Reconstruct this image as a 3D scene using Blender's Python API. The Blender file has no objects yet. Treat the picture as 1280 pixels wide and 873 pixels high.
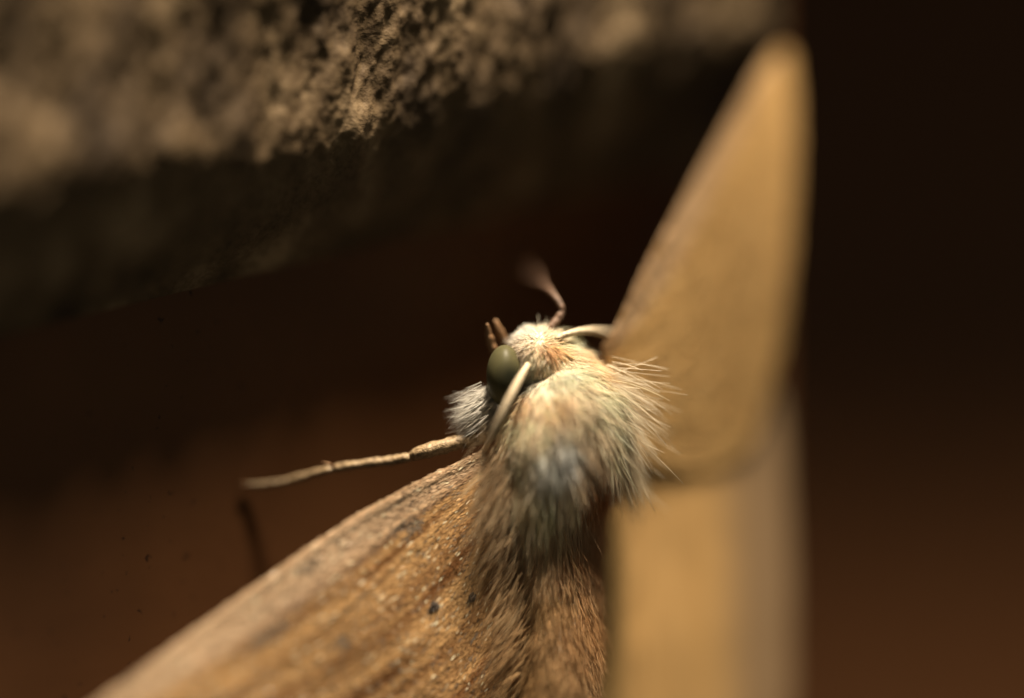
import bpy, math
import numpy as np
from mathutils import Vector

rng = np.random.default_rng(7)
SC = bpy.context.scene
COL = SC.collection
S = 0.001                       # the scene is laid out in millimetres, built in metres

# ------------------------------------------------------------------ camera
# wall plane is y = 0, facing -y; x runs along the wall, z is up
TH, PI_, DIST, FIELD = math.radians(30), math.radians(5), 235.0, 30.0
vdir = np.array([math.sin(TH)*math.cos(PI_), math.cos(TH)*math.cos(PI_), -math.sin(PI_)])
rgt = np.array([math.cos(TH), -math.sin(TH), 0.0])
upv = np.cross(rgt, vdir)
AIM = np.array([0.0, -3.5, 0.0])
CAM = AIM - DIST*vdir
PX = FIELD/1280.0               # mm per photo pixel at the aim distance

cd = bpy.data.cameras.new('camera')
cd.sensor_width = 36.0
cd.lens = 36.0*DIST/FIELD
cd.clip_start, cd.clip_end = 0.01, 20.0
cd.dof.use_dof = True
cam = bpy.data.objects.new('camera', cd); COL.objects.link(cam)
cam.location = Vector(CAM*S)
from mathutils import Matrix
M = Matrix((rgt, upv, -vdir)).transposed()
cam.rotation_euler = M.to_euler()
SC.camera = cam

def P(px, py, h):
    """photo pixel -> point (mm) at height h above the wall it stands on"""
    d = vdir*DIST + rgt*(px-640)*PX + upv*(436.5-py)*PX
    k = (-h - CAM[1])/d[1]
    return CAM + d*k

def proj(p):
    q = np.asarray(p) - CAM
    z = q@vdir
    return 640 + (q@rgt)/z*DIST/PX, 436.5 - (q@upv)/z*DIST/PX

FOCUS = P(705, 500, 5.9)
cd.dof.focus_distance = float((FOCUS-CAM)@vdir)*S
APERTURE = 53.0
cd.dof.aperture_fstop = cd.lens/APERTURE

# ------------------------------------------------------------------ light
w = bpy.data.worlds.new('World'); SC.world = w; w.use_nodes = True
bgn = w.node_tree.nodes['Background']
bgn.inputs[0].default_value = (1.0, 0.92, 0.68, 1); bgn.inputs[1].default_value = 0.085

LDIR = np.array([0.35, -1.0, 6.0]); LDIR /= np.linalg.norm(LDIR)     # towards the lamp
LD = 420.0
la = bpy.data.lights.new('porch_lamp', 'AREA'); la.shape = 'DISK'; la.size = 0.10
la.energy = 8.6; la.color = (1.0, 0.84, 0.62)
lo = bpy.data.objects.new('porch_lamp', la); COL.objects.link(lo)
lo.location = Vector((AIM + LDIR*LD)*S)
lo.rotation_euler = Vector(-LDIR).to_track_quat('-Z', 'Y').to_euler()

SC.view_settings.view_transform = 'Standard'
SC.view_settings.look = 'None'
SC.view_settings.exposure = 0.0
SC.view_settings.gamma = 1.0
SC.render.engine = 'CYCLES'
SC.cycles.use_denoising = True
SC.cycles.max_bounces = 8

# ------------------------------------------------------------------ helpers
def vnoise(p, seed=0):
    """smooth value noise for an (n,3) array, -1..1"""
    p = np.asarray(p, float); i = np.floor(p).astype(np.int64); f = p - i
    f = f*f*f*(f*(f*6-15)+10)
    def hsh(a):
        n = a[:,0]*374761393 + a[:,1]*668265263 + a[:,2]*2147483647 + seed*974711
        n = (n ^ (n >> 13))*1274126177; n &= 0x7fffffff
        n = (n ^ (n >> 16)) & 0xffff
        return n/32767.5 - 1
    r = 0
    for dx in (0,1):
        for dy in (0,1):
            for dz in (0,1):
                wgt = (f[:,0] if dx else 1-f[:,0])*(f[:,1] if dy else 1-f[:,1])*(f[:,2] if dz else 1-f[:,2])
                r = r + wgt*hsh(i+np.array([dx,dy,dz]))
    return r
def fbm(p, o=4, seed=0):
    p = np.asarray(p, float); r = 0; a = 1
    for k in range(o):
        r = r + a*vnoise(p*2**k + 17.3*k, seed+k); a *= .5
    return r/1.9

ORIGIN = np.zeros(3)
def mesh(name, v, faces, mat, parent=None, smooth=True, colors=None, uv=None, origin=None, kind=None):
    o0 = ORIGIN if origin is None else origin
    me = bpy.data.meshes.new(name)
    v = (np.asarray(v, float) - o0)*S
    faces = np.asarray(faces) if not isinstance(faces, list) else faces
    if isinstance(faces, np.ndarray):
        n, k = faces.shape
        me.vertices.add(len(v)); me.vertices.foreach_set('co', v.astype(np.float32).ravel())
        me.loops.add(n*k); me.loops.foreach_set('vertex_index', faces.astype(np.int32).ravel())
        me.polygons.add(n); me.polygons.foreach_set('loop_start', (np.arange(n)*k).astype(np.int32))
        me.update(calc_edges=True); me.validate()
    else:
        me.from_pydata([tuple(q) for q in v], [], faces); me.update()
    me.polygons.foreach_set('use_smooth', np.full(len(me.polygons), smooth))
    if colors is not None:
        a = me.color_attributes.new('tint', 'FLOAT_COLOR', 'POINT')
        c = np.ones((len(v), 4), np.float32); c[:,:3] = colors
        a.data.foreach_set('color', c.ravel())
    if uv is not None:
        a = me.attributes.new('wuv', 'FLOAT_VECTOR', 'POINT')
        c = np.zeros((len(v), 3), np.float32); c[:,:2] = uv
        a.data.foreach_set('vector', c.ravel())
    me.materials.append(mat)
    o = bpy.data.objects.new(name, me); COL.objects.link(o)
    if parent is not None: o.parent = parent
    else: o.location = Vector(o0*S)
    if kind: o['kind'] = kind
    return o

def spline(pts, n):
    """Catmull-Rom through rows of pts, n samples evenly by arc length"""
    p = np.asarray(pts, float)
    q = np.vstack([2*p[0]-p[1], p, 2*p[-1]-p[-2]])
    out = []
    for i in range(len(p)-1):
        a,b,c,d = q[i],q[i+1],q[i+2],q[i+3]
        t = np.linspace(0,1,24,endpoint=False)[:,None]
        out.append(.5*((2*b)+(-a+c)*t+(2*a-5*b+4*c-d)*t**2+(-a+3*b-3*c+d)*t**3))
    out = np.vstack(out+[p[-1:]])
    L = np.r_[0, np.cumsum(np.linalg.norm(np.diff(out[:,:3],axis=0),axis=1))]
    s = np.linspace(0,L[-1],n)
    return np.stack([np.interp(s,L,out[:,k]) for k in range(p.shape[1])],1)

def frames(c):
    t = np.gradient(c, axis=0); t /= np.linalg.norm(t,axis=1)[:,None]+1e-12
    ref = np.array([0,-1.0,0])
    a = np.cross(t, ref); a /= np.linalg.norm(a,axis=1)[:,None]+1e-9
    b = np.cross(a, t)
    return t, a, b          # b points off the wall

def tube(c, r, seg=14, ra=None, rough=0, seed=0):
    """verts and quads of a closed tube with radius r (or elliptic r x ra)"""
    t,a,b = frames(c); n = len(c)
    ra = r if ra is None else ra
    ang = np.linspace(0,2*np.pi,seg,endpoint=False)
    v = c[:,None,:] + a[:,None,:]*(np.cos(ang)[None,:,None]*ra[:,None,None]) + b[:,None,:]*(np.sin(ang)[None,:,None]*r[:,None,None])
    v = v.reshape(-1,3)
    if rough: 
        k = vnoise(v*7, seed)*rough
        ctr = np.repeat(c,seg,0); v = ctr+(v-ctr)*(1+k)[:,None]
    f = []
    for i in range(n-1):
        for j in range(seg):
            f.append((i*seg+j, i*seg+(j+1)%seg, (i+1)*seg+(j+1)%seg, (i+1)*seg+j))
    f = [tuple(q) for q in f]
    f.append(tuple(range(seg))[::-1]); f.append(tuple((n-1)*seg+j for j in range(seg)))
    return v, f

def hairs(root, dirv, length, width, bend=None, seg=4, color=None, colvar=.12, tip=.25):
    """three-sided tapering hairs -> verts, tris, colours"""
    n = len(root)
    d = dirv/(np.linalg.norm(dirv,axis=1)[:,None]+1e-9)
    ref = rng.normal(size=(n,3)); a = np.cross(d,ref); a /= np.linalg.norm(a,axis=1)[:,None]+1e-9
    b = np.cross(d,a)
    if bend is None: bend = np.zeros((n,3))
    V = []
    for i in range(seg+1):
        t = i/seg
        c = root + d*(length*t)[:,None] + bend*(length*t*t)[:,None]
        wd = width*(1-(1-tip)*t**1.5)
        for k in range(3):
            an = 2*np.pi*k/3
            V.append(c + a*(np.cos(an)*wd)[:,None] + b*(np.sin(an)*wd)[:,None])
    V = np.stack(V,1)                 # n, (seg+1)*3, 3
    per = (seg+1)*3
    f = []
    for i in range(seg):
        for k in range(3):
            p0,p1,p2,p3 = i*3+k, i*3+(k+1)%3, (i+1)*3+(k+1)%3, (i+1)*3+k
            f += [(p0,p1,p2),(p0,p2,p3)]
    f.append((seg*3,seg*3+1,seg*3+2))
    F = (np.array(f)[None]+ (np.arange(n)*per)[:,None,None]).reshape(-1,3)
    C = None
    if color is not None:
        c = np.asarray(color)*(1+rng.normal(0,colvar,(n,1)))
        C = np.repeat(np.clip(c,.01,.95),per,0)
    return V.reshape(-1,3), F, C

# ------------------------------------------------------------------ materials
def newmat(name):
    m = bpy.data.materials.new(name); m.use_nodes = True
    nt = m.node_tree; b = nt.nodes['Principled BSDF']
    return m, nt, b
def N(nt, typ, **kw):
    n = nt.nodes.new(typ)
    for k,v in kw.items(): setattr(n,k,v)
    return n
def ramp(nt, stops):
    r = N(nt,'ShaderNodeValToRGB'); e = r.color_ramp.elements
    while len(e) < len(stops): e.new(.5)
    for q,(p,c) in zip(e,stops): q.position = p; q.color = (*c,1)
    return r
def noise(nt, vec, scale, detail=4, rough=.55):
    n = N(nt,'ShaderNodeTexNoise'); n.inputs['Scale'].default_value = scale
    n.inputs['Detail'].default_value = detail; n.inputs['Roughness'].default_value = rough
    if vec is not None: nt.links.new(vec, n.inputs['Vector'])
    return n
def mapping(nt, src, scale, rot=(0,0,0)):
    m = N(nt,'ShaderNodeMapping'); m.inputs['Scale'].default_value = scale; m.inputs['Rotation'].default_value = rot
    nt.links.new(src, m.inputs['Vector']); return m.outputs[0]
def mixc(nt, fac, a, b, typ='MIX'):
    m = N(nt,'ShaderNodeMix', data_type='RGBA', blend_type=typ)
    for s,q in ((0,fac),(6,a),(7,b)):
        if isinstance(q,(int,float)): m.inputs[s].default_value = q
        elif isinstance(q,tuple): m.inputs[s].default_value = (*q,1)
        else: nt.links.new(q, m.inputs[s])
    return m.outputs[2]
def bump(nt, b, height, strength, dist):
    k = N(nt,'ShaderNodeBump'); k.inputs['Strength'].default_value = strength; k.inputs['Distance'].default_value = dist
    nt.links.new(height, k.inputs['Height']); nt.links.new(k.outputs[0], b.inputs['Normal']); return k

# stucco: sandy cement
m_stucco, nt, b = newmat('stucco')
tc = N(nt,'ShaderNodeTexCoord').outputs['Object']
n1 = noise(nt, mapping(nt,tc,(1,1,.42)), 420, 4, .5); n2 = noise(nt, tc, 4200, 3, .7)
r1 = ramp(nt, [(.34,(.040,.024,.011)),(.52,(.12,.079,.040)),(.70,(.30,.215,.125))]); nt.links.new(n1.outputs[0], r1.inputs[0])  # bright and dark patches put the lumps' light and shade into the colour
r2 = ramp(nt, [(.35,(.55,.5,.45)),(.6,(1,1,1))]); nt.links.new(n2.outputs[0], r2.inputs[0])
nt.links.new(mixc(nt,.8,r1.outputs[0],r2.outputs[0],'MULTIPLY'), b.inputs['Base Color'])
b.inputs['Roughness'].default_value = .75; b.inputs['Specular IOR Level'].default_value = .3
bump(nt,b,n2.outputs[0],.5,.0001)

# dark stained wood
m_board, nt, b = newmat('stained_board')
tc = N(nt,'ShaderNodeTexCoord').outputs['Object']
g = noise(nt, mapping(nt,tc,(90,90,150)), 1, 5, .5)
r1 = ramp(nt, [(.3,(.078,.030,.0095)),(.55,(.106,.041,.013)),(.75,(.128,.051,.0165))]); nt.links.new(g.outputs[0], r1.inputs[0])
d2 = noise(nt, tc, 2600, 3, .6); rr = ramp(nt, [(.30,(.35,.32,.3)),(.36,(1,1,1))]); nt.links.new(d2.outputs[0], rr.inputs[0])
nt.links.new(mixc(nt,1.0,r1.outputs[0],rr.outputs[0],'MULTIPLY'), b.inputs['Base Color'])
b.inputs['Roughness'].default_value = .55; b.inputs['Specular IOR Level'].default_value = .3
bump(nt,b,g.outputs[0],.25,.0002)

def fur_mat(name, transl=.35, rough=.45, spec=.35):
    m, nt, b = newmat(name)
    a = N(nt,'ShaderNodeAttribute', attribute_name='tint')
    nt.links.new(a.outputs['Color'], b.inputs['Base Color'])
    b.inputs['Roughness'].default_value = rough; b.inputs['Specular IOR Level'].default_value = spec
    t = N(nt,'ShaderNodeBsdfTranslucent'); nt.links.new(a.outputs['Color'], t.inputs[0])
    mx = N(nt,'ShaderNodeMixShader'); mx.inputs[0].default_value = transl
    nt.links.new(b.outputs[0], mx.inputs[1]); nt.links.new(t.outputs[0], mx.inputs[2])
    nt.links.new(mx.outputs[0], nt.nodes['Material Output'].inputs[0])
    return m
m_fur = fur_mat('moth_fur', .48, .5, .3)
m_scale = fur_mat('wing_scale', .2, .32, .55)

m_skin, nt, b = newmat('moth_skin')
tc = N(nt,'ShaderNodeTexCoord').outputs['Object']
n1 = noise(nt, tc, 1800, 4)
r1 = ramp(nt, [(.3,(.50,.38,.25)),(.7,(.72,.62,.48))]); nt.links.new(n1.outputs[0], r1.inputs[0])
nt.links.new(r1.outputs[0], b.inputs['Base Color']); b.inputs['Roughness'].default_value = .8
bump(nt,b,n1.outputs[0],.6,.00008)

m_eye, nt, b = newmat('moth_eye')
tc = N(nt,'ShaderNodeTexCoord').outputs['Object']
vr = N(nt,'ShaderNodeTexVoronoi'); vr.inputs['Scale'].default_value = 26000; nt.links.new(tc, vr.inputs['Vector'])
at = N(nt,'ShaderNodeAttribute', attribute_name='tint')
nt.links.new(at.outputs['Color'], b.inputs['Base Color'])
b.inputs['Roughness'].default_value = .42; b.inputs['Specular IOR Level'].default_value = .10
b.inputs['Subsurface Weight'].default_value = .15; b.inputs['Subsurface Radius'].default_value = (.0002,.0002,.0001)
bump(nt,b,vr.outputs['Distance'],.12,.00003)

def limb_mat(name, lo_, hi_, rings=None):
    m, nt, b = newmat(name)
    tc = N(nt,'ShaderNodeTexCoord').outputs['Object']
    n1 = noise(nt, tc, 9000, 2, .6)
    r1 = ramp(nt, [(.3,lo_),(.65,hi_)]); nt.links.new(n1.outputs[0], r1.inputs[0])
    nt.links.new(r1.outputs[0], b.inputs['Base Color']); b.inputs['Roughness'].default_value = .6
    bump(nt,b,n1.outputs[0],.7,.00005)
    return m
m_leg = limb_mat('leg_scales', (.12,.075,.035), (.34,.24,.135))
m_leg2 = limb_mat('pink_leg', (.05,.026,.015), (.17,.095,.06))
m_ant = limb_mat('antenna_scales', (.40,.31,.20), (.60,.50,.36))
m_palp = limb_mat('palp_brown', (.10,.05,.02), (.24,.13,.06))

def wing_mat(name, dark, mid, light, costa, transl, streak=1.0, margin=None):
    """u runs from wing base to tip, v from leading to trailing edge"""
    m, nt, b = newmat(name)
    uv = N(nt,'ShaderNodeAttribute', attribute_name='wuv').outputs['Vector']
    tc = N(nt,'ShaderNodeTexCoord').outputs['Object']
    s1 = noise(nt, mapping(nt,uv,(3.2,30,1)), 1, 6, .62)
    s2 = noise(nt, mapping(nt,uv,(16,110,1)), 1, 4, .6)
    blot = noise(nt, tc, 420, 3, .5)
    r1 = ramp(nt, [(.30,dark),(.5,mid),(.70,light)]); nt.links.new(s1.outputs[0], r1.inputs[0])
    r2 = ramp(nt, [(.30,(1-.45*streak,)*3),(.62,(1.0,1.0,1.0))]); nt.links.new(s2.outputs[0], r2.inputs[0])
    c = mixc(nt,.85*streak,r1.outputs[0],r2.outputs[0],'MULTIPLY')
    r3 = ramp(nt, [(.32,(.66,.60,.56)),(.6,(1.05,1.0,.95))]); nt.links.new(blot.outputs[0], r3.inputs[0])
    c = mixc(nt,.7*streak,c,r3.outputs[0],'MULTIPLY')
    sp = N(nt,'ShaderNodeSeparateXYZ'); nt.links.new(uv, sp.inputs[0])
    rc = ramp(nt, [(.0,(1,1,1)),(.11,(.9,)*3),(.18,(0,0,0))]); nt.links.new(sp.outputs[1], rc.inputs[0])
    c = mixc(nt,rc.outputs[0],c,mixc(nt,.6,costa,r2.outputs[0],'MULTIPLY'))
    if margin:
        rm = ramp(nt, [(margin[1],(0,0,0)),(margin[2],(1,1,1))]); nt.links.new(sp.outputs[1], rm.inputs[0])
        c = mixc(nt,rm.outputs[0],c,margin[0])
    nt.links.new(c, b.inputs['Base Color'])
    b.inputs['Roughness'].default_value = .5; b.inputs['Specular IOR Level'].default_value = .35
    bump(nt,b,s2.outputs[0],.45,.00008)
    t = N(nt,'ShaderNodeBsdfTranslucent'); nt.links.new(c, t.inputs[0])
    mx = N(nt,'ShaderNodeMixShader'); mx.inputs[0].default_value = transl
    nt.links.new(b.outputs[0], mx.inputs[1]); nt.links.new(t.outputs[0], mx.inputs[2])
    nt.links.new(mx.outputs[0], nt.nodes['Material Output'].inputs[0])
    return m
m_wingL = wing_mat('streaked_forewing', (.20,.09,.032), (.38,.215,.09), (.50,.32,.15), (.60,.44,.295), .18)
m_wingR = wing_mat('plain_forewing', (.54,.33,.13), (.62,.39,.16), (.66,.43,.19), (.62,.42,.26), .26, .45)
m_hind = wing_mat('hindwing', (.54,.33,.13), (.62,.39,.16), (.66,.43,.19), (.55,.35,.14), .26, .45, ((.31,.205,.115),.58,.80))

# ------------------------------------------------------------------ setting
PB = 2.45                                    # how far the stucco stands proud of the board
EDGE = P(968, 60, 0)[0]                     # the wall's far corner

# the smooth board the moth sits on
def slab(name, x0, x1, y0, y1, z0, z1, mat, nx=2, nz=2):
    v = []; 
    for y in (y0,y1):
        for z in (z0,z1):
            for x in (x0,x1): v.append((x,y,z))
    f = [(0,1,3,2),(5,4,6,7),(4,5,1,0),(2,3,7,6),(4,0,2,6),(1,5,7,3)]
    return mesh(name, np.array(v), f, mat, smooth=False, kind='structure')
slab('wall', -120, EDGE, 0.0, 30.0, -90, 80, m_board)

# the rough stucco band above it: front face rolled under along its lower edge
A0, A1 = P(0, 262, PB), P(985, 30, PB)
sl = (A1[2]-A0[2])/(A1[0]-A0[0])
nx, nz = 900, 300
xs = np.linspace(-30, P(972, 30, PB)[0], nx)
prof = []                                   # (z offset from where it turns under, y depth)
Z1 = 4.2
for z in np.linspace(-Z1, 22, nz):
    prof.append((z, -PB + .1*min(0.0, z-.9)**2))
prof = np.array(prof); nz = len(prof)
X, K = np.meshgrid(xs, np.arange(nz))
Z = A0[2] + (X-A0[0])*sl + prof[K,0]
Y = prof[K,1]
pt = np.stack([X,Z,Y],-1).reshape(-1,3)
lump = fbm(np.stack([pt[:,0]*.50-.06*pt[:,1], pt[:,1]*.22, pt[:,2]*.2],1), 4, 3)
ridg = 1-np.abs(fbm(np.stack([pt[:,0]*1.1-.10*pt[:,1], pt[:,1]*.45, pt[:,2]*.3],1), 4, 11))
fine = fbm(np.stack([pt[:,0]*4-.8*pt[:,1], pt[:,1]*2.6, pt[:,2]],1), 4, 21)
gran = vnoise(np.stack([pt[:,0]*11, pt[:,1]*11, pt[:,2]*4],1), 31)
disp = .85*lump + .14*(ridg-.6) + .085*fine + .016*gran
dz = np.clip((prof[K,0].ravel()+2.2)/2.6, 0, 1)
v = np.stack([pt[:,0], pt[:,2]-disp*dz, pt[:,1]],1)
i = (np.arange(nz-1)[:,None]*nx + np.arange(nx-1)[None]).ravel()
f = np.stack([i,i+1,i+nx+1,i+nx],1)
# close the right-hand end so the band is a solid slab
e = np.arange(nz)*nx + nx-1
ve = v[e].copy(); ve[:,1] = 6.0
base = len(v); v = np.vstack([v,ve])
f = np.vstack([f, np.stack([e[:-1], base+np.arange(nz-1), base+np.arange(1,nz), e[1:]],1)])
stucco = mesh('stucco_band', v, f, m_stucco, kind='structure')

# recess beyond the wall's corner
slab('recess_panel', EDGE-30, EDGE+200, 32.0, 40.0, -120, 120, m_board)
slab('added_shade_slab', EDGE+1.2, EDGE+200, 24.0, 31.9, 14.5, 60, m_board)  # unseen slab added above the frame to keep lamp light off the panel

# ------------------------------------------------------------------ the moth
def PM(px, py, h):
    # the body is carried on its legs, clear of the wall; feet (h near 0) stay on it
    return P(px, py, h + 1.9*min(1.0, h/2.0))
BASE = P(690, 560, 0)
moth = bpy.data.objects.new('moth', None); COL.objects.link(moth)
moth.location = Vector(BASE*S); moth.empty_display_size = .005
moth['label'] = 'furry white and tan moth clinging to the dark wall with wings spread'
moth['category'] = 'moth'
def part(name, v, f, mat, parent=moth, **kw):
    return mesh(name, v, f, mat, parent=parent, origin=BASE, **kw)

# body: one loft from face to tail  (px, py, height, radius in px)
sp = [(640,436,2.45,8),(648,438,2.5,24),(664,444,2.6,35),(682,452,2.7,37),(694,464,2.8,42),(701,484,2.93,56),
      (703,510,3.02,68),(700,545,3.06,75),(697,585,3.1,75),(694,630,3.05,64),(697,680,3.1,54),(702,740,3.4,48),
      (704,810,3.85,46),(698,890,4.2,44),(686,970,4.3,34),(676,1030,4.2,20),(670,1060,4.1,6)]
ctr = np.array([np.r_[PM(a,b_,h+.35), r*PX] for a,b_,h,r in sp])
bs = spline(ctr, 110)
bc, br = bs[:,:3], bs[:,3]
flat = 1 - .27*np.clip((np.linspace(0,1,110)-.17)/.2,0,1)
bv, bf = tube(bc, br*flat, 48, ra=br)
body = part('body', bv, bf, m_skin)

def ellipsoid(c, ax, radii, seg=40, rings=26):
    th = np.linspace(0,np.pi,rings); ph = np.linspace(0,2*np.pi,seg,endpoint=False)
    v = []; f = []
    for t in th:
        for p in ph:
            q = np.array([math.sin(t)*math.cos(p)*radii[0], math.sin(t)*math.sin(p)*radii[1], math.cos(t)*radii[2]])
            v.append(c + q[0]*ax[0]+q[1]*ax[1]+q[2]*ax[2])
    for i in range(rings-1):
        for j in range(seg): f.append((i*seg+j,i*seg+(j+1)%seg,(i+1)*seg+(j+1)%seg,(i+1)*seg+j))
    return np.array(v), np.array(f)
# eyes: olive, a darker pseudopupil patch
def eye(pc, radii, spot):
    ax = (rgt, upv, vdir)
    v, f = ellipsoid(pc, ax, radii)
    d = np.linalg.norm(v-spot,axis=1)
    k = np.clip((d-.12)/.38,0,1)[:,None]
    col = np.array([.016,.017,.010])*(1-k)+np.array([.072,.066,.033])*k
    return part('eye', v, f, m_eye, colors=col)
e1 = PM(631,470,2.95)
eye(e1, (.54,.90,.66), e1+rgt*.16-vdir*.55)
e2 = PM(704,446,1.9)
eye(e2, (.62,.70,.55), e2-vdir*.4-upv*.5)

# antennae swept back beside the body
def rod(name, pts, mat, seg=12, n=60, parent=moth, rough=.0, seed=0):
    c = spline(np.array([np.r_[PM(a,b_,h), r*PX] for a,b_,h,r in pts]), n)
    v, f = tube(c[:,:3], c[:,3], seg, rough=rough, seed=seed)
    return part(name, v, f, mat, parent=parent), c
rod('antenna', [(660,456,3.7,3.8),(650,473,3.95,4.6),(636,500,4.1,4.5),(622,530,3.95,4.3),(611,552,3.5,3.8),(604,566,2.4,3.5),(590,590,1.6,3)], m_ant, rough=.05)
rod('antenna', [(694,425,3.6,3.8),(706,419,3.7,4.4),(726,414,3.6,4.4),(748,414,3.3,4.0),(775,424,2.5,3.8),(810,450,2.1,3),(850,490,1.8,2.4)], m_ant, rough=.05)

# legs
def leg(segs, mat, seed):
    """segs: list of polylines; the first is the leg, the rest its sub-parts"""
    names = ['leg','tibia','tarsus']
    root = None
    for k, pts in enumerate(segs):
        o, c = rod(names[k], pts, mat, seg=14, n=40, parent=root or moth, rough=.16, seed=seed+k)
        if root is None: root = o
    return root
lg = leg([[(622,538,2.6,8),(600,547,2.45,8.8),(560,557,2.2,9.2),(530,565,1.95,8.6),(517,570,1.8,6.4),(512,572,1.75,4.2)],
     [(514,572,1.76,4.4),(506,573,1.72,6.0),(480,577,1.5,6.0),(440,582,1.2,5.6),(424,585,1.05,5.4),(417,587,1.0,3.2)],
     [(418,587,1.0,3.4),(410,588,.95,4.8),(392,592,.75,4.7),(389,593,.72,3.9),(384,595,.66,4.7),(364,600,.46,4.5),(361,601,.43,3.7),(356,602,.40,4.4),(338,605,.26,4.2),(335,605,.24,3.5),(330,606,.2,4.2),(314,606,.1,3.6),(308,605,.06,2.0)]], m_leg, 40)
for pts in ([(310,605,.08,1.8),(303,603,.10,1.3),(298,606,.03,.5)], [(310,606,.08,1.8),(304,609,.10,1.3),(300,613,.03,.5)],
            [(420,586,1.0,2.2),(411,580,1.1,1.6),(402,578,1.0,.6)]):
    rod('claw', pts, m_palp, n=14, seg=8, parent=lg)
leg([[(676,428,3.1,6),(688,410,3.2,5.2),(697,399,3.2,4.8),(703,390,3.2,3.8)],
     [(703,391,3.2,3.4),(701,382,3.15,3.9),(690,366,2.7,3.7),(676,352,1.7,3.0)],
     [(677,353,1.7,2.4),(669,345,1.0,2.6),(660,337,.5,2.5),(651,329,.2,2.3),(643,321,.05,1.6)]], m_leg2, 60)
# little spiny mouth palps
for pts in ([(617,440,2.3,5),(612,424,2.3,4.6),(610,412,2.35,3.2),(609,405,2.4,1.6)],
            [(632,432,2.2,5.5),(626,418,2.2,6),(621,408,2.2,4),(619,400,2.2,2)]):
    rod('palp', pts, m_palp, n=24, rough=.35, seed=9)

# ---- wings
def wing(name, lead, trail, mat, nu=170, nv=90, camber=.25, vein=.03, nveins=9, thick=.03, bow=0.0):
    L = spline([np.r_[PM(a,b_,h)] for a,b_,h in lead], nu)
    T = spline([np.r_[PM(a,b_,h)] for a,b_,h in trail], nu)
    u = np.linspace(0,1,nu)[:,None]; v = np.linspace(0,1,nv)[None]
    g = L[:,None,:]*(1-v[...,None]) + T[:,None,:]*v[...,None]
    du = np.gradient(g,axis=0); dv = np.gradient(g,axis=1)
    n = np.cross(du,dv); n /= np.linalg.norm(n,axis=2)[...,None]+1e-9
    n *= np.sign(-n[...,1:2].mean())
    h = camber*np.sin(np.pi*v**.7)*np.sin(np.pi*np.clip(u*.9+.08,0,1))
    vv = v*nveins + .35*np.sin(3*u+v*4)
    h = h + vein*(np.exp(-((vv%1-.5)/.13)**2)*2-.6)*(1-.5*u)
    # thick rounded leading edge
    h = h + .07*np.exp(-((v-.012)/.03)**2) + .015*np.exp(-((v-.06)/.02)**2)
    uvn = np.stack([np.broadcast_to(u*5,g.shape[:2]), np.broadcast_to(v*4,g.shape[:2]), np.zeros(g.shape[:2])],-1).reshape(-1,3)
    h = h + .035*fbm(uvn,4,5).reshape(g.shape[:2])
    top = g + n*h[...,None]
    bot = top - n*thick
    V = np.vstack([top.reshape(-1,3), bot.reshape(-1,3)])
    i = (np.arange(nu-1)[:,None]*nv + np.arange(nv-1)[None]).ravel(); o = nu*nv
    F = [np.stack([i,i+1,i+nv+1,i+nv],1), np.stack([i+nv,i+nv+1,i+1,i],1)+o]
    def strip(e): return np.stack([e[:-1],e[1:],e[1:]+o,e[:-1]+o],1)
    F += [strip(np.arange(nu)*nv), strip(np.arange(nu)*nv+nv-1)[:,::-1], strip(np.arange(nv))[:,::-1], strip((nu-1)*nv+np.arange(nv))]
    uv = np.stack([np.broadcast_to(u,g.shape[:2]), np.broadcast_to(v,g.shape[:2])],-1).reshape(-1,2)
    ob = part(name, V, np.vstack(F), mat, uv=np.vstack([uv,uv]))
    return ob, top, n

lfw, ltop, ln = wing('forewing',
    [(632,551,2.75),(560,583,2.45),(500,613,2.15),(420,660,1.85),(300,745,1.6),(200,818,1.45),(100,893,1.3),(30,950,1.1)],
    [(684,610,3.2),(695,690,3.4),(692,770,3.65),(680,850,3.9),(630,940,3.9),(510,1020,3.3),(340,1060,2.6),(120,1030,1.3)],
    m_wingL, nu=300, nv=180, camber=.25, vein=.011)
lhw, _, _ = wing('hindwing',
    [(668,640,2.4),(600,760,2.1),(520,880,1.7),(420,1000,1.3),(340,1090,1.0)],
    [(700,690,2.4),(690,790,2.0),(668,900,1.6),(620,1040,1.3),(520,1150,1.0)], m_hind, nu=80, nv=50)
rfw, rtop, rn = wing('forewing',
    [(752,432,3.4),(764,416,3.4),(782,380,3.2),(803,337,2.95),(848,258,2.5),(894,180,2.1),(938,106,1.8),(958,80,1.6),(972,68,1.5)],
    [(775,540,3.3),(815,580,3.0),(870,590,2.65),(930,566,2.35),(968,470,2.2),(986,350,2.05),(993,220,1.85),(992,130,1.65),(985,70,1.5)],
    m_wingR, nu=160, nv=90, camber=.10, vein=.012)
rhw, _, _ = wing('hindwing',
    [(762,570,3.1),(750,660,3.15),(743,760,3.3),(739,870,3.55),(750,970,3.6),(800,1050,3.3)],
    [(790,530,2.95),(920,470,2.1),(972,490,1.95),(987,640,2.05),(990,800,2.3),(985,910,2.5),(945,1010,2.7),(860,1065,3.1)],
    m_hind, nu=130, nv=80, camber=.1, vein=.02)

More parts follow.
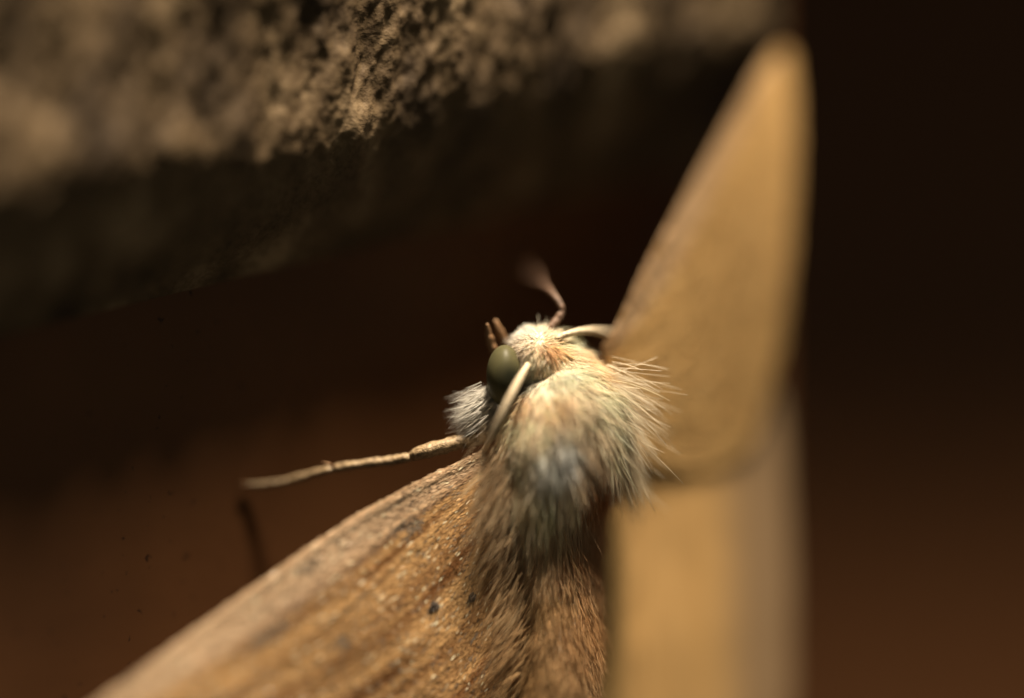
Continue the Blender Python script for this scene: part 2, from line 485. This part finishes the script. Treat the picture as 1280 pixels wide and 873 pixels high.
# ---- scales on the near forewing: small overlapping shingles
def scales(parent, top, n, count, length, width, cols, seed, lift=.06):
    r = np.random.default_rng(seed)
    nu, nv, _ = top.shape
    a = r.random(count)*(nu-2); b_ = r.random(count)*(nv-2)
    ia, ib = a.astype(int), b_.astype(int); fa, fb = (a-ia)[:,None], (b_-ib)[:,None]
    c = (top[ia,ib]*(1-fa)+top[ia+1,ib]*fa)*(1-fb) + (top[ia,ib+1]*(1-fa)+top[ia+1,ib+1]*fa)*fb
    nn = n[ia,ib]
    d = top[ia+1,ib]-top[ia,ib]; d /= np.linalg.norm(d,axis=1)[:,None]+1e-9
    d = d + r.normal(0,.12,(count,3)); d -= (d*nn).sum(1)[:,None]*nn; d /= np.linalg.norm(d,axis=1)[:,None]+1e-9
    s = np.cross(nn,d)
    nn = nn + s*r.normal(0,.18,count)[:,None]; nn /= np.linalg.norm(nn,axis=1)[:,None]
    s = np.cross(nn,d)
    L = length*r.uniform(.6,1.4,count)[:,None]; W = width*r.uniform(.6,1.3,count)[:,None]
    lf = (lift*r.uniform(.3,1.8,count))[:,None]
    c = c + nn*.006
    pts = [c-s*W*.35, c+s*W*.35, c+d*L*.6+s*W*.55+nn*lf*L*.7, c+d*L+s*W*.15+nn*lf*L*1.2, c+d*L-s*W*.2+nn*lf*L*1.2, c+d*L*.6-s*W*.55+nn*lf*L*.7]
    V = np.stack(pts,1).reshape(-1,3)
    q = np.arange(count)[:,None]*6
    F = np.vstack([np.hstack([q,q+1,q+2,q+5]), np.hstack([q+5,q+2,q+3,q+4])])
    # colour follows streaks along the wing
    st = fbm(np.stack([a/nu*4, b_/nv*34, 0*a],1),4,seed)
    st2 = fbm(np.stack([a/nu*9, b_/nv*10, 0*a+4],1),3,seed+5)
    k = np.clip(.5+1.0*st+.35*st2+r.normal(0,.14,count),0,1)[:,None]
    C = np.array(cols[0])*(1-k)+np.array(cols[1])*k
    v = (b_/nv)[:,None]
    kc = np.clip(1-(v-.11)/.06,0,1)
    C = C*(1-kc*.8)+np.array(cols[2])*kc*.8
    gr = r.random(count)
    C[gr<.06] = cols[3]; C[gr>.97] = cols[4]  # the palest few scales are glints of light put into the colour
    pt_ = fbm(np.stack([a/nu*13, b_/nv*17, 0*a+8],1),3,seed+9)
    C[(pt_ > .42) & (r.random(count) < .6)] = cols[3]
    C *= (1+r.normal(0,.10,count))[:,None]
    return part('scales', V, F, m_scale, parent=parent, smooth=False, colors=np.repeat(np.clip(C,.01,.9),6,0), kind='stuff')
scales(lfw, ltop, ln, 90000, .20, .036, ((.185,.080,.027),(.55,.335,.15),(.62,.45,.305),(.20,.15,.11),(.88,.76,.55)), 5)
scales(rfw, rtop, rn, 16000, .2, .09, ((.53,.33,.13),(.66,.43,.185),(.62,.43,.27),(.48,.29,.12),(.72,.49,.24)), 6)

# dark spots on the near forewing: raised clumps of black-grey scales
for (px,py,h,r_) in ((545,755,3.15,6),(591,746,3.2,4)):
    j = np.argmin(np.linalg.norm(np.stack(proj(ltop.reshape(-1,3)),1)-np.array([px,py]),axis=1))
    c0 = ltop.reshape(-1,3)[j]; n0 = ln.reshape(-1,3)[j]
    dd = (ltop.reshape(-1,3)[j]-ltop.reshape(-1,3)[max(j-150*6,0)]); dd /= np.linalg.norm(dd)
    k = 60
    root = c0 + rng.normal(0,r_*PX*.5,(k,3)); root -= ((root-c0)@n0)[:,None]*n0
    V,F,C = hairs(root+n0*.02, dd+n0*.15+rng.normal(0,.15,(k,3)), rng.uniform(.08,.2,k), rng.uniform(.012,.022,k), color=np.tile((.11,.085,.07),(k,1)), colvar=.6, seg=2, tip=.6)
    part('spot', V, F, m_scale, parent=lfw, colors=C, kind='stuff')

# ---- fur -------------------------------------------------------------
# px, py, image direction, lift, length mm, colour
CT = [
 (640,424,-.6,-.4,.55,.30,(.72,.69,.64)), (655,415,-.2,-.6,.5,.30,(.78,.75,.70)),
 (650,440,-.2,.5,.3,.28,(.62,.52,.42)),
 (690,425,.3,-.4,.6,.40,(.80,.72,.60)), (688,440,.1,.2,.8,.42,(.74,.48,.25)), (668,450,-.3,.5,.6,.35,(.80,.72,.60)),
 (715,428,.8,-.1,.4,.45,(.80,.73,.60)),
 (700,470,.5,.5,.35,.40,(.82,.74,.62)), (670,478,-.1,.7,.3,.32,(.80,.74,.66)),
 (735,440,.9,.15,.28,.60,(.74,.55,.36)), (758,448,1,.35,.35,.65,(.70,.50,.30)), (725,470,.8,.4,.25,.6,(.80,.70,.56)),
 (745,490,.9,.55,.35,.85,(.80,.72,.58)), (772,485,1,.35,.5,.95,(.78,.70,.56)), (775,520,.8,.8,.4,1.0,(.80,.73,.60)),
 (768,555,.45,1,.30,1.2,(.76,.68,.54)), (785,590,.25,1,.25,1.1,(.72,.62,.46)),
 (660,510,.0,.6,.25,.34,(.78,.58,.38)), (690,505,.3,.6,.22,.36,(.78,.60,.40)), (640,530,-.2,.8,.25,.36,(.82,.70,.53)),
 (675,540,.1,.9,.22,.42,(.80,.68,.52)), (725,525,.5,.8,.22,.55,(.72,.63,.50)),
 (705,565,.25,1,.22,.6,(.76,.77,.76)), (685,575,.05,1,.22,.65,(.75,.74,.70)), (650,570,-.15,1,.2,.5,(.76,.66,.52)),
 (740,570,.35,1,.2,.7,(.62,.50,.36)), (755,600,.05,1,.3,.7,(.52,.25,.10)), (740,615,-.05,1,.3,.8,(.54,.29,.13)),
 (715,610,.08,1,.3,1.1,(.74,.65,.48)), (680,620,-.10,1,.32,1.35,(.78,.69,.51)), (650,620,-.28,1,.30,1.35,(.76,.65,.48)),
 (625,590,-.35,1,.15,.7,(.76,.62,.44)), (630,640,-.4,1,.2,1.2,(.58,.46,.32)),
 (700,660,.05,1,.2,1.0,(.68,.52,.33)), (725,680,.05,1,.1,.6,(.52,.31,.16)), (670,690,-.12,1,.18,1.1,(.68,.52,.33)),
 (690,740,-.08,1,.10,.75,(.44,.28,.13)), (650,760,-.25,1,.10,.75,(.44,.29,.14)), (725,770,.03,1,.1,.7,(.50,.31,.15)),
 (660,840,-.2,1,.1,.75,(.44,.28,.13)), (640,1000,-.2,1,.12,.8,(.44,.27,.13)),
]
cpx = np.array([[c[0],c[1]] for c in CT],float)
cval = np.array([[c[2],c[3],c[4],c[5],*c[6]] for c in CT],float)
def field(px, py):
    d2 = (px[:,None]-cpx[None,:,0])**2 + (py[:,None]-cpx[None,:,1])**2
    wt = 1/(d2+60)**1.7
    return (wt@cval)/wt.sum(1)[:,None]

seg = 48
quads = np.array([q for q in bf if len(q)==4])
a_,b_,c_,d_ = (bv[quads[:,k]] for k in range(4))
nrm = np.cross(c_-a_, d_-b_); area = np.linalg.norm(nrm,axis=1); nrm /= area[:,None]+1e-12
qc = (a_+b_+c_+d_)/4
axis_c = np.repeat(bc,seg,0)[quads[:,0]]
nrm *= np.sign(((qc-axis_c)*nrm).sum(1))[:,None]
qpx,qpy = proj(qc)
wt = area*np.where(nrm@vdir < .35, 1.0, .12)*np.where(qpy<880,np.where(qpy>690,1.8,1.0),.3)*np.where(qpy<470,2.0,1.0)
def coat(nh, lenmul=1., wid=(.010,.020), liftadd=0, seed=1, sel=None):
    r = np.random.default_rng(seed)
    ww = wt if sel is None else wt*sel
    idx = r.choice(len(quads), nh, p=ww/ww.sum())
    s,t = r.random((2,nh,1))
    root = (a_[idx]*(1-s)+b_[idx]*s)*(1-t)+(d_[idx]*(1-s)+c_[idx]*s)*t
    nn = nrm[idx]
    px,py = proj(root)
    # clumped lookup so that the colours are not perfectly smooth
    j = fbm(np.stack([px/14,py/14,0*px],1),3,seed)*14
    j2 = fbm(np.stack([px/14,py/14,0*px+9],1),3,seed)*14
    f = field(px+j, py+j2)
    d = f[:,0:1]*rgt - f[:,1:2]*upv
    d = d - (d*nn).sum(1)[:,None]*nn
    d /= np.linalg.norm(d,axis=1)[:,None]+1e-9
    cl = np.stack([vnoise(np.stack([px/9,py/9,0*px+k*7],1),seed+k) for k in range(3)],1)
    d = d + nn*(f[:,2:3]+liftadd) + r.normal(0,.14,(nh,3)) + cl*.14
    ln_ = f[:,3]*lenmul*r.uniform(.55,1.25,nh)
    bend = -nn*(.35*f[:,2:3]) + r.normal(0,.10,(nh,3)) + np.array([0,0,-.08])
    return hairs(root - nn*.03, d, ln_, r.uniform(*wid,nh), bend, 4, np.clip(f[:,4:7]*1.24*(1+.08*cl[:,:1]),0,.93), .10)
def join(*parts):
    V=[];F=[];C=[];o=0
    for v,f,c in parts: V.append(v);F.append(f+o);C.append(c);o+=len(v)
    return np.vstack(V),np.vstack(F),np.vstack(C)
V,F,C = join(coat(38000,1.0,(.007,.014),0,1), coat(16000,.6,(.014,.026),-.08,2), coat(2500,1.35,(.007,.012),.12,3))
part('fur', V, F, m_fur, parent=body, colors=C, kind='stuff')

# long hairs that stand off the far shoulder
k = 170
t = rng.random(k)
root = np.array([PM(760+14*a+rng.normal(0,5), 455+95*a+rng.normal(0,6), 4.3+rng.normal(0,.25)) for a in t])
ang = np.radians(8+50*t + rng.normal(0,13,k))
d = np.cos(ang)[:,None]*rgt - np.sin(ang)[:,None]*upv - vdir*rng.normal(.22,.22,k)[:,None]
V1 = hairs(root, d, rng.uniform(.8,2.0,k), rng.uniform(.006,.012,k), rng.normal(0,.1,(k,3))+np.array([0,0,-.12]), 5, np.tile((.80,.72,.58),(k,1)), .1, tip=.7)
# white strands running down the far flank
k = 450
t = rng.random(k)
root = np.array([PM(762+22*a+rng.normal(0,5), 520+70*a+rng.normal(0,8), 4.0+rng.normal(0,.3)) for a in t])
ang = np.radians(72 + rng.normal(0,12,k))
d = np.cos(ang)[:,None]*rgt - np.sin(ang)[:,None]*upv - vdir*rng.normal(0,.2,k)[:,None]
V2 = hairs(root, d, rng.uniform(.7,1.8,k), rng.uniform(.006,.013,k), rng.normal(0,.08,(k,3)), 5, np.tile((.72,.63,.48),(k,1)), .12)
V,F,C = join(V1,V2)
part('shoulder_tuft', V, F, m_fur, parent=body, colors=C, kind='stuff')

# grey-white tuft on the near foreleg's hip
k = 1100
root = np.array([PM(611+rng.normal(0,6), 506+rng.normal(0,9), 2.4+rng.normal(0,.2)) for _ in range(k)])
ang = np.radians(146+rng.normal(0,12,k))
d = np.cos(ang)[:,None]*rgt - np.sin(ang)[:,None]*upv - vdir*rng.normal(0,.3,k)[:,None]
V,F,C = hairs(root, d, rng.uniform(.5,1.05,k), rng.uniform(.010,.018,k), rng.normal(0,.12,(k,3)), 4, np.tile((.74,.71,.66),(k,1)), .14)
part('hip_tuft', V, F, m_fur, parent=body, colors=C, kind='stuff')

# hair along the inner edge of the near forewing, and on its base
k = 1500
t = rng.random(k)
line = spline([np.r_[PM(a,b_,h)] for a,b_,h in ((628,575,3.5),(636,610,3.7),(655,655,3.7),(666,700,3.75),(666,770,3.95),(655,850,4.2))], 200)
root = line[(t*199).astype(int)] + rng.normal(0,.5,(k,3))*np.array([1,.25,1])
ang = np.radians(118+ 12*t + rng.normal(0,10,k))
d = np.cos(ang)[:,None]*rgt - np.sin(ang)[:,None]*upv - vdir*rng.normal(.02,.13,k)[:,None]
cc = np.array((.68,.54,.37))*(1-t[:,None])+np.array((.58,.39,.20))*t[:,None]
V,F,C = hairs(root, d, rng.uniform(.7,1.7,k), rng.uniform(.008,.015,k), rng.normal(0,.08,(k,3)), 4, cc, .18)
part('fringe', V, F, m_fur, parent=lfw, colors=C, kind='stuff')
